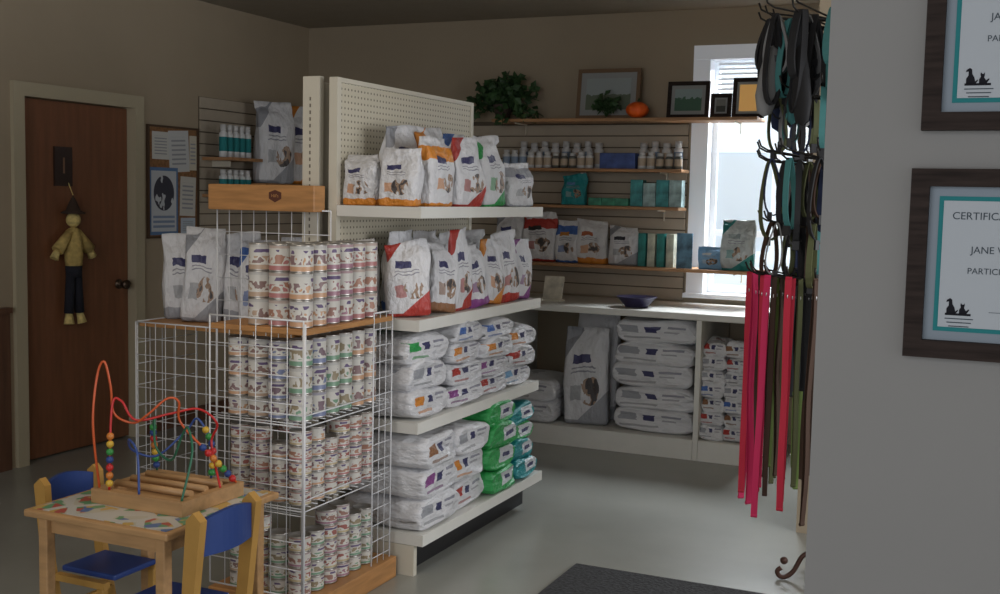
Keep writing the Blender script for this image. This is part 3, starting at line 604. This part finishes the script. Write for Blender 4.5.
def chair(loc,rz,lab,sc_=1):
    t=thing('kids_chair',lab,'chair',loc,(0,0,rz)); w=.29; t.scale=(sc_,sc_,sc_)
    for y in (0,w-.03):
        bm=bmesh.new()
        pts=[(.055,0),(-.008,.28),(-.042,.58),(-.014,.605),(.010,.58),(.03,.3),(.09,0)]
        A=[bm.verts.new((a,y,b)) for a,b in pts]; B=[bm.verts.new((a,y+.03,b)) for a,b in pts]
        bm.faces.new(A); bm.faces.new(B[::-1])
        for k in range(len(pts)): bm.faces.new((A[k],A[(k+1)%7],B[(k+1)%7],B[k]))
        obj('back_post',mesh_of(bm,'post',m_yel),parent=t)
        bevel(bobj('leg',[((.25,y,0),(.28,y+.028,.239))],m_yel,parent=t),.004)
        bobj('seat_rail',[((.05,y,.24),(.285,y+.03,.2635))],m_yel,parent=t)
    o=bobj('seat',[((.05,.037,.264),(.30,w-.037,.285))],m_blue,parent=t); bevel(o,.006)
    bm=bmesh.new(); n=10; F=[];Bk=[]
    for i in range(n+1):
        y=.031+(w-.062)*i/n; c=-.022*math.sin(PI*i/n)
        zt=.575+.02*math.sin(PI*i/n)
        F.append([bm.verts.new((c-.002,y,z)) for z in (.47,zt)]); Bk.append([bm.verts.new((c-.018,y,z)) for z in (.47,zt)])
    for i in range(n):
        bm.faces.new((F[i][0],F[i+1][0],F[i+1][1],F[i][1])); bm.faces.new((Bk[i][0],Bk[i][1],Bk[i+1][1],Bk[i+1][0]))
        bm.faces.new((F[i][1],F[i+1][1],Bk[i+1][1],Bk[i][1])); bm.faces.new((F[i][0],Bk[i][0],Bk[i+1][0],F[i+1][0]))
    bm.faces.new((F[0][0],F[0][1],Bk[0][1],Bk[0][0])); bm.faces.new((F[n][0],Bk[n][0],Bk[n][1],F[n][1]))
    obj('backrest',mesh_of(bm,'br',m_blue),parent=t,loc=(-.008,0,0))
    bobj('stretcher',[((.07,.031,.12),(.085,w-.031,.15))],m_yel,parent=t)
chair((-2.11,2.83,0),PI,'blue and yellow wooden childrens chair tucked against the play table')
chair((-2.90,2.76,0),0,'blue and yellow childrens chair beside the play table',.92)
# bead maze
bz=thing('bead_maze','wooden bead maze toy with looping coloured wires on the play table','bead maze toy',(-2.61,2.68,TZ+.001))
o=bobj('base',[((0,0,0),(.36,.03,.045)),((0,.27,0),(.36,.30,.045)),((0,.03,0),(.03,.27,.045)),((.33,.03,0),(.36,.27,.045)),((.031,.031,.0),(.329,.269,.012))],m_lightwood,parent=bz)
for y in (.08,.15,.22):
    bm=bmesh.new(); cyl(bm,(.03,y,.05),(.33,y,.05),.011,10); obj('dowel',mesh_of(bm,'dw',m_lightwood),parent=bz)
wires=[((.015,.02,.045),(.01,.0,.25),(.01,.02,.40),(.03,.03,.445),(.045,.04,.37),(.05,.05,.28),(.10,.08,.25),(.15,.09,.28),(.20,.12,.33),(.23,.14,.32),(.22,.16,.25),(.30,.2,.15),(.345,.28,.045)),
((.015,.285,.045),(.03,.25,.18),(.08,.2,.24),(.12,.16,.16),(.2,.14,.13),(.26,.12,.22),(.30,.10,.25),(.34,.07,.18),(.345,.015,.045)),
((.18,.015,.045),(.16,.03,.17),(.10,.06,.20),(.06,.12,.15),(.09,.2,.12),(.16,.26,.20),(.2,.27,.24),(.25,.28,.15),(.24,.285,.045)),
((.06,.015,.045),(.05,.04,.30),(.07,.06,.32),(.11,.08,.26),(.2,.14,.28),(.26,.2,.29),(.30,.24,.24),(.27,.25,.17),(.345,.2,.045))]
wm=[mat('wire_orange',(.55,.09,.02),.35),mat('wire_green',(.02,.13,.07),.35),mat('wire_blue',(.03,.07,.25),.35),m_red]
bmats=[m_red,m_blue,m_green,mat('bead_yellow',(.6,.38,.04),.35),mat('bead_orange',(.55,.18,.03),.35)]
bms=[]
for m in bmats:
    bm=bmesh.new(); ball(bm,(0,0,0),.012); bms.append(mesh_of(bm,'bead',m))
for i,wp in enumerate(wires):
    pts=crom(wp); bm=bmesh.new(); tube(bm,pts,.0040,6); obj('wire_loop',mesh_of(bm,'wl',wm[i]),parent=bz)
    ds=[0]
    for a,b in zip(pts,pts[1:]): ds.append(ds[-1]+(b-a).length)
    for k in range(7):
        tgt=.02+.0245*k if i%2 else ds[-1]-.02-.0245*k
        j=max(q for q in range(len(ds)-1) if ds[q]<=tgt); tt=(tgt-ds[j])/max(1e-6,ds[j+1]-ds[j])
        obj('bead',bms[(k+i)%5],tuple(pts[j].lerp(pts[j+1],tt)),parent=bz)
# ---------------------------------------------------------------- spinner rack with leashes
PX,PY=-.685,4.62
sp=thing('leash_spinner_rack','tall black metal spinner rack hung with leashes and collars','display rack',(PX,PY,0))
bm=bmesh.new(); cyl(bm,(0,0,.03),(0,0,2.40),.016,10); obj('pole',mesh_of(bm,'pl',m_darkmetal),parent=sp)
m_rust=mat('rust_brown_metal',(.07,.03,.02),.5,metal=.3)
for k in range(4):
    a=k*PI/2+PI*1.08; pts=[(math.cos(a)*r,math.sin(a)*r,z) for r,z in ((.01,.12),(.04,.10),(.07,.04),(.10,.014),(.125,.014),(.135,.035),(.12,.05))]
    bm=bmesh.new(); tube(bm,crom(pts,4),.010,7); ball(bm,(math.cos(a)*.11,math.sin(a)*.11,.08),.016,seg=8); obj('foot',mesh_of(bm,'ft',m_rust),parent=sp)
TI=[(2.20,.22,12),(1.93,.20,10),(1.66,.21,12),(1.42,.20,8),(1.215,.26,18)]
hooks=[]
for ti,(z,R,nh) in enumerate(TI):
    bm=bmesh.new(); pts=[(.05*math.cos(2*PI*k/24),.05*math.sin(2*PI*k/24),z) for k in range(25)]; tube(bm,pts,.005,6)
    ext=.07 if ti!=4 else .04
    for k in range(nh):
        a=2*PI*k/nh+.1+ti*.2; c,s_=math.cos(a),math.sin(a)
        for hz in ((0,) if ti in (1,3,4) else (0,.035)):
            tube(bm,[(c*.045,s_*.045,z+hz),(c*(R+ext*.6),s_*(R+ext*.6),z+.03+hz),(c*(R+ext),s_*(R+ext),z+.045+hz),(c*(R+ext+.01),s_*(R+ext+.01),z+.07+hz)],.004,5)
        hooks.append((z,R+.03,a,k,ti))
    obj('hook_ring',mesh_of(bm,'hr',m_darkmetal),parent=sp)
lm={k:mat('strap_'+k,c,.8) for k,c in {'pink':(.62,.025,.11),'red':(.52,.02,.05),'green':(.12,.18,.04),'black':(.014,.014,.016),'brown':(.06,.03,.018),'navy':(.015,.025,.07),'teal':(.06,.22,.22),'olive':(.10,.11,.045),'grey':(.22,.22,.22)}.items()}
lmesh={}
def strapmesh(path,w,th,m):
    bm=bmesh.new(); prev=None
    for i,(x,z) in enumerate(path):
        x2,z2=path[min(i+1,len(path)-1)]; x1_,z1_=path[max(i-1,0)]; t=Vector((x2-x1_,z2-z1_)); t=t.normalized() if t.length>1e-7 else Vector((0,1)); nx,nz=t.y*th/2,-t.x*th/2
        ring=[bm.verts.new((x-nx,-w/2,z-nz)),bm.verts.new((x+nx,-w/2,z+nz)),bm.verts.new((x+nx,w/2,z+nz)),bm.verts.new((x-nx,w/2,z-nz))]
        if prev:
            for k in range(4): bm.faces.new((prev[k],prev[(k+1)%4],ring[(k+1)%4],ring[k]))
        prev=ring
    return bm
def leash(c,length,w=.02,gap=.012):
    key=(c,round(length,2),w)
    if key in lmesh: return lmesh[key]
    n=14; path=[(gap*.5+.006*math.sin(i*.7),-length*i/n) for i in range(n+1)]
    path+=[(gap*.5*math.cos(PI*i/7),-length-gap*math.sin(PI*i/7)) for i in range(1,7)]
    path+=[(-gap*.5+.006*math.sin(i*.5+1),-length+length*i/n) for i in range(n+1)]+[(0,.008),(gap*.5,0)]
    strap=mesh_of(strapmesh(path,w,.0025,lm[c]),'strap',lm[c])
    bm=bmesh.new(); cyl(bm,(0,0,-.02),(0,0,-.05),.006,8); tube(bm,[(.012*math.sin(t),0,-.065-.013*math.cos(t)) for t in [k*PI/5 for k in range(11)]],.0022,5)
    clip=mesh_of(bm,'clip',m_steel); lmesh[key]=(strap,clip); return lmesh[key]
def hang(z,R,a,c,length,w=.02,dr=0,rz=None):
    x=PX+math.cos(a)*(R-dr);y=PY+math.sin(a)*(R-dr)
    t=obj('dog_leash',None,(x,y,z-.005),(random.uniform(-.02,.02),random.uniform(-.015,.015),-1.145+random.uniform(-.6,.6)),label='%s nylon dog leash hanging from the spinner rack'%c,cat='leash',group='%s leashes on the spinner rack'%c); t.empty_display_size=.03
    s,cl=leash(c,length,w); obj('strap',s,parent=t); obj('clip',cl,parent=t)
hm={}
def loopm(c,hh,ww,w,th):
    key=('h',c,hh,ww,w)
    if key not in hm:
        path=[]
        for i in range(25):
            t=2*PI*i/24; path.append((ww/2*math.sin(t)*(1-.45*math.cos(t)),-hh/2+hh/2*math.cos(t)))
        hm[key]=mesh_of(strapmesh(path,w,th,lm[c]),'loop',lm[c])
    return hm[key]
def harness(z,R,a,c,size,dr=0,c2='black'):
    x=PX+math.cos(a)*(R-dr);y=PY+math.sin(a)*(R-dr)
    t=obj('dog_harness',None,(x,y,z),(0,0,a+random.uniform(-.8,.8)),label='%s padded dog harness hanging from the spinner rack'%c,cat='dog harness',group='%s harnesses on the spinner rack'%c); t.empty_display_size=.03
    obj('strap_loop',loopm(c,size*.6,size*.22,.03,.010),(0,0,.01),(0,random.uniform(-.1,.1),0),parent=t)
    obj('strap_loop',loopm(c2,size*.9,size*.17,.024,.008),(0,.02,.01),(random.uniform(-.08,.08),random.uniform(-.1,.1),.9),parent=t)
    if ('pad',c,size) not in hm:
        bm=bmesh.new(); lathe(bm,[(0,-size),(.030,-size*.96),(.046,-size*.8),(.040,-size*.55),(.026,-size*.32),(0,-size*.28)],14)
        for v in bm.verts: v.co.y*=.5
        hm[('pad',c,size)]=mesh_of(bm,'pad',lm[c])
    obj('chest_pad',hm[('pad',c,size)],(0,.0,0),(0,random.uniform(-.12,.12),random.uniform(0,2)),parent=t)
    if 'bk' not in hm:
        bm=bmesh.new(); box(bm,(-.016,-.018,-.025),(.016,.018,.0)); hm['bk']=mesh_of(bm,'buckle',m_black)
    obj('buckle',hm['bk'],(0,.0,-size*.38),parent=t)
def collar(z,R,a,c,hh,dr=0,w=.022):
    x=PX+math.cos(a)*(R-dr);y=PY+math.sin(a)*(R-dr)
    t=obj('dog_collar',None,(x,y,z),(0,0,a+random.uniform(-1,1)),label='%s nylon dog collar hanging from the spinner rack'%c,cat='dog collar',group='%s collars on the spinner rack'%c); t.empty_display_size=.03
    obj('band',loopm(c,hh,hh*.28,w,.005),(0,0,.005),(0,random.uniform(-.12,.12),0),parent=t)
    if 'bk2' not in hm:
        bm=bmesh.new(); box(bm,(-.008,-.013,-.018),(.008,.013,.018)); hm['bk2']=mesh_of(bm,'buckle',m_black)
    obj('buckle',hm['bk2'],(0,0,-hh),parent=t)
random.seed(11)
for (z,R,a,k,ti) in hooks:
    aa=a%(2*PI); left=math.cos(aa-3.565)
    if ti==4:
        if left<-.3: continue
        s_=R*left
        if s_>.15:
            hang(z+.027,R,a,['pink','red','pink'][k%3],[.93,.88,.90][k%3],.024); hang(z+.02,R,a,['red','brown'][k%2],.84,.018,.035)
        elif s_>.10: hang(z+.027,R,a,['red','brown'][k%2],.92,.020)
        else:
            hang(z+.027,R,a,['green','olive','brown'][k%3],.92-.05*(k%3),.020); hang(z+.02,R,a,['brown','black','olive'][k%3],.86,.018,.04)
        if left>-.1: hang(z+.016,R,a,['green','black','olive','brown'][k%4],.84-.05*(k%3),.018,.09+.03*(k%2)); hang(z+.010,R,a,'black',.45,.02,.16)
    elif ti in (1,3):
        if left<-.5: continue
        for q in range(2): collar(z+.02-.006*q,R,a,['black','teal','navy','brown','grey','olive'][(k+q*2)%6],.20+.04*((k+q)%2),.01+.07*q,.022)
    elif ti==2:
        if left<-.6: continue
        cs=['black','brown','navy','black','grey','teal','black','olive']
        for q in range(3): collar(z+.027-.006*q,R,a,cs[(k*3+q)%8],.22+.05*((k+q)%3),.005+.055*q,.022)
        hang(z+.012,R,a,['black','brown','navy'][k%3],.44,.024,.14)
    else:
        if left<-.6: continue
        cs=['black','grey','black','teal','black','navy']
        harness(z+.028,R,a,cs[k%6],.34+.04*(k%3),.0); harness(z+.018,R,a,cs[(k+2)%6],.40,.09)
        collar(z+.02,R,a,['black','teal','grey'][k%3],.30,.05,.024)
# ---------------------------------------------------------------- lights
def area(name,loc,rot,sx,sy,p,col):
    l=bpy.data.lights.new(name,'AREA'); l.shape='RECTANGLE'; l.size=sx; l.size_y=sy; l.energy=p; l.color=col
    o=bpy.data.objects.new(name,l); o.location=loc; o.rotation_euler=rot; COL.objects.link(o); return o
area('front_fill',(-1.0,-1.7,1.8),(PI/2-.08,0,.12),3.0,1.9,54,(.96,.97,1))  # unseen soft fill added behind the camera; no storefront is modelled
area('lobby_daylight',(1.9,3.8,1.75),(PI/2-.05,0,PI/2-.22),2.4,1.7,72,(.96,.97,1))
area('ceiling_fill',(-2.2,2.4,2.70),(0,0,0),1.0,.5,12,(1,.86,.68))  # added warm fill from above, with no known fixture there
area('window_daylight',(-1.5,8.1,2.9),(math.radians(-52),0,0),1.6,1.0,350,(.88,.94,1))
w=bpy.data.worlds.new('w'); sc.world=w; w.use_nodes=True; w.node_tree.nodes['Background'].inputs[0].default_value=(.90,.94,1,1); w.node_tree.nodes['Background'].inputs[1].default_value=.55
# ---------------------------------------------------------------- camera
f,yaw,pit,rol=1140.48,.4250868,.087197,.02167
fw=Vector((-math.sin(yaw)*math.cos(pit),math.cos(yaw)*math.cos(pit),-math.sin(pit))); r0=Vector((math.cos(yaw),math.sin(yaw),0)); u0=r0.cross(fw)
c,s=math.cos(rol),math.sin(rol); R_=r0*c+u0*s; U_=u0*c-r0*s
cd=bpy.data.cameras.new('cam'); cd.sensor_width=36; cd.lens=36*f/1000; cam=bpy.data.objects.new('camera',cd); COL.objects.link(cam)
M=Matrix((R_,U_,-fw)).transposed().to_4x4(); M.translation=(0,0,1.52); cam.matrix_world=M; sc.camera=cam
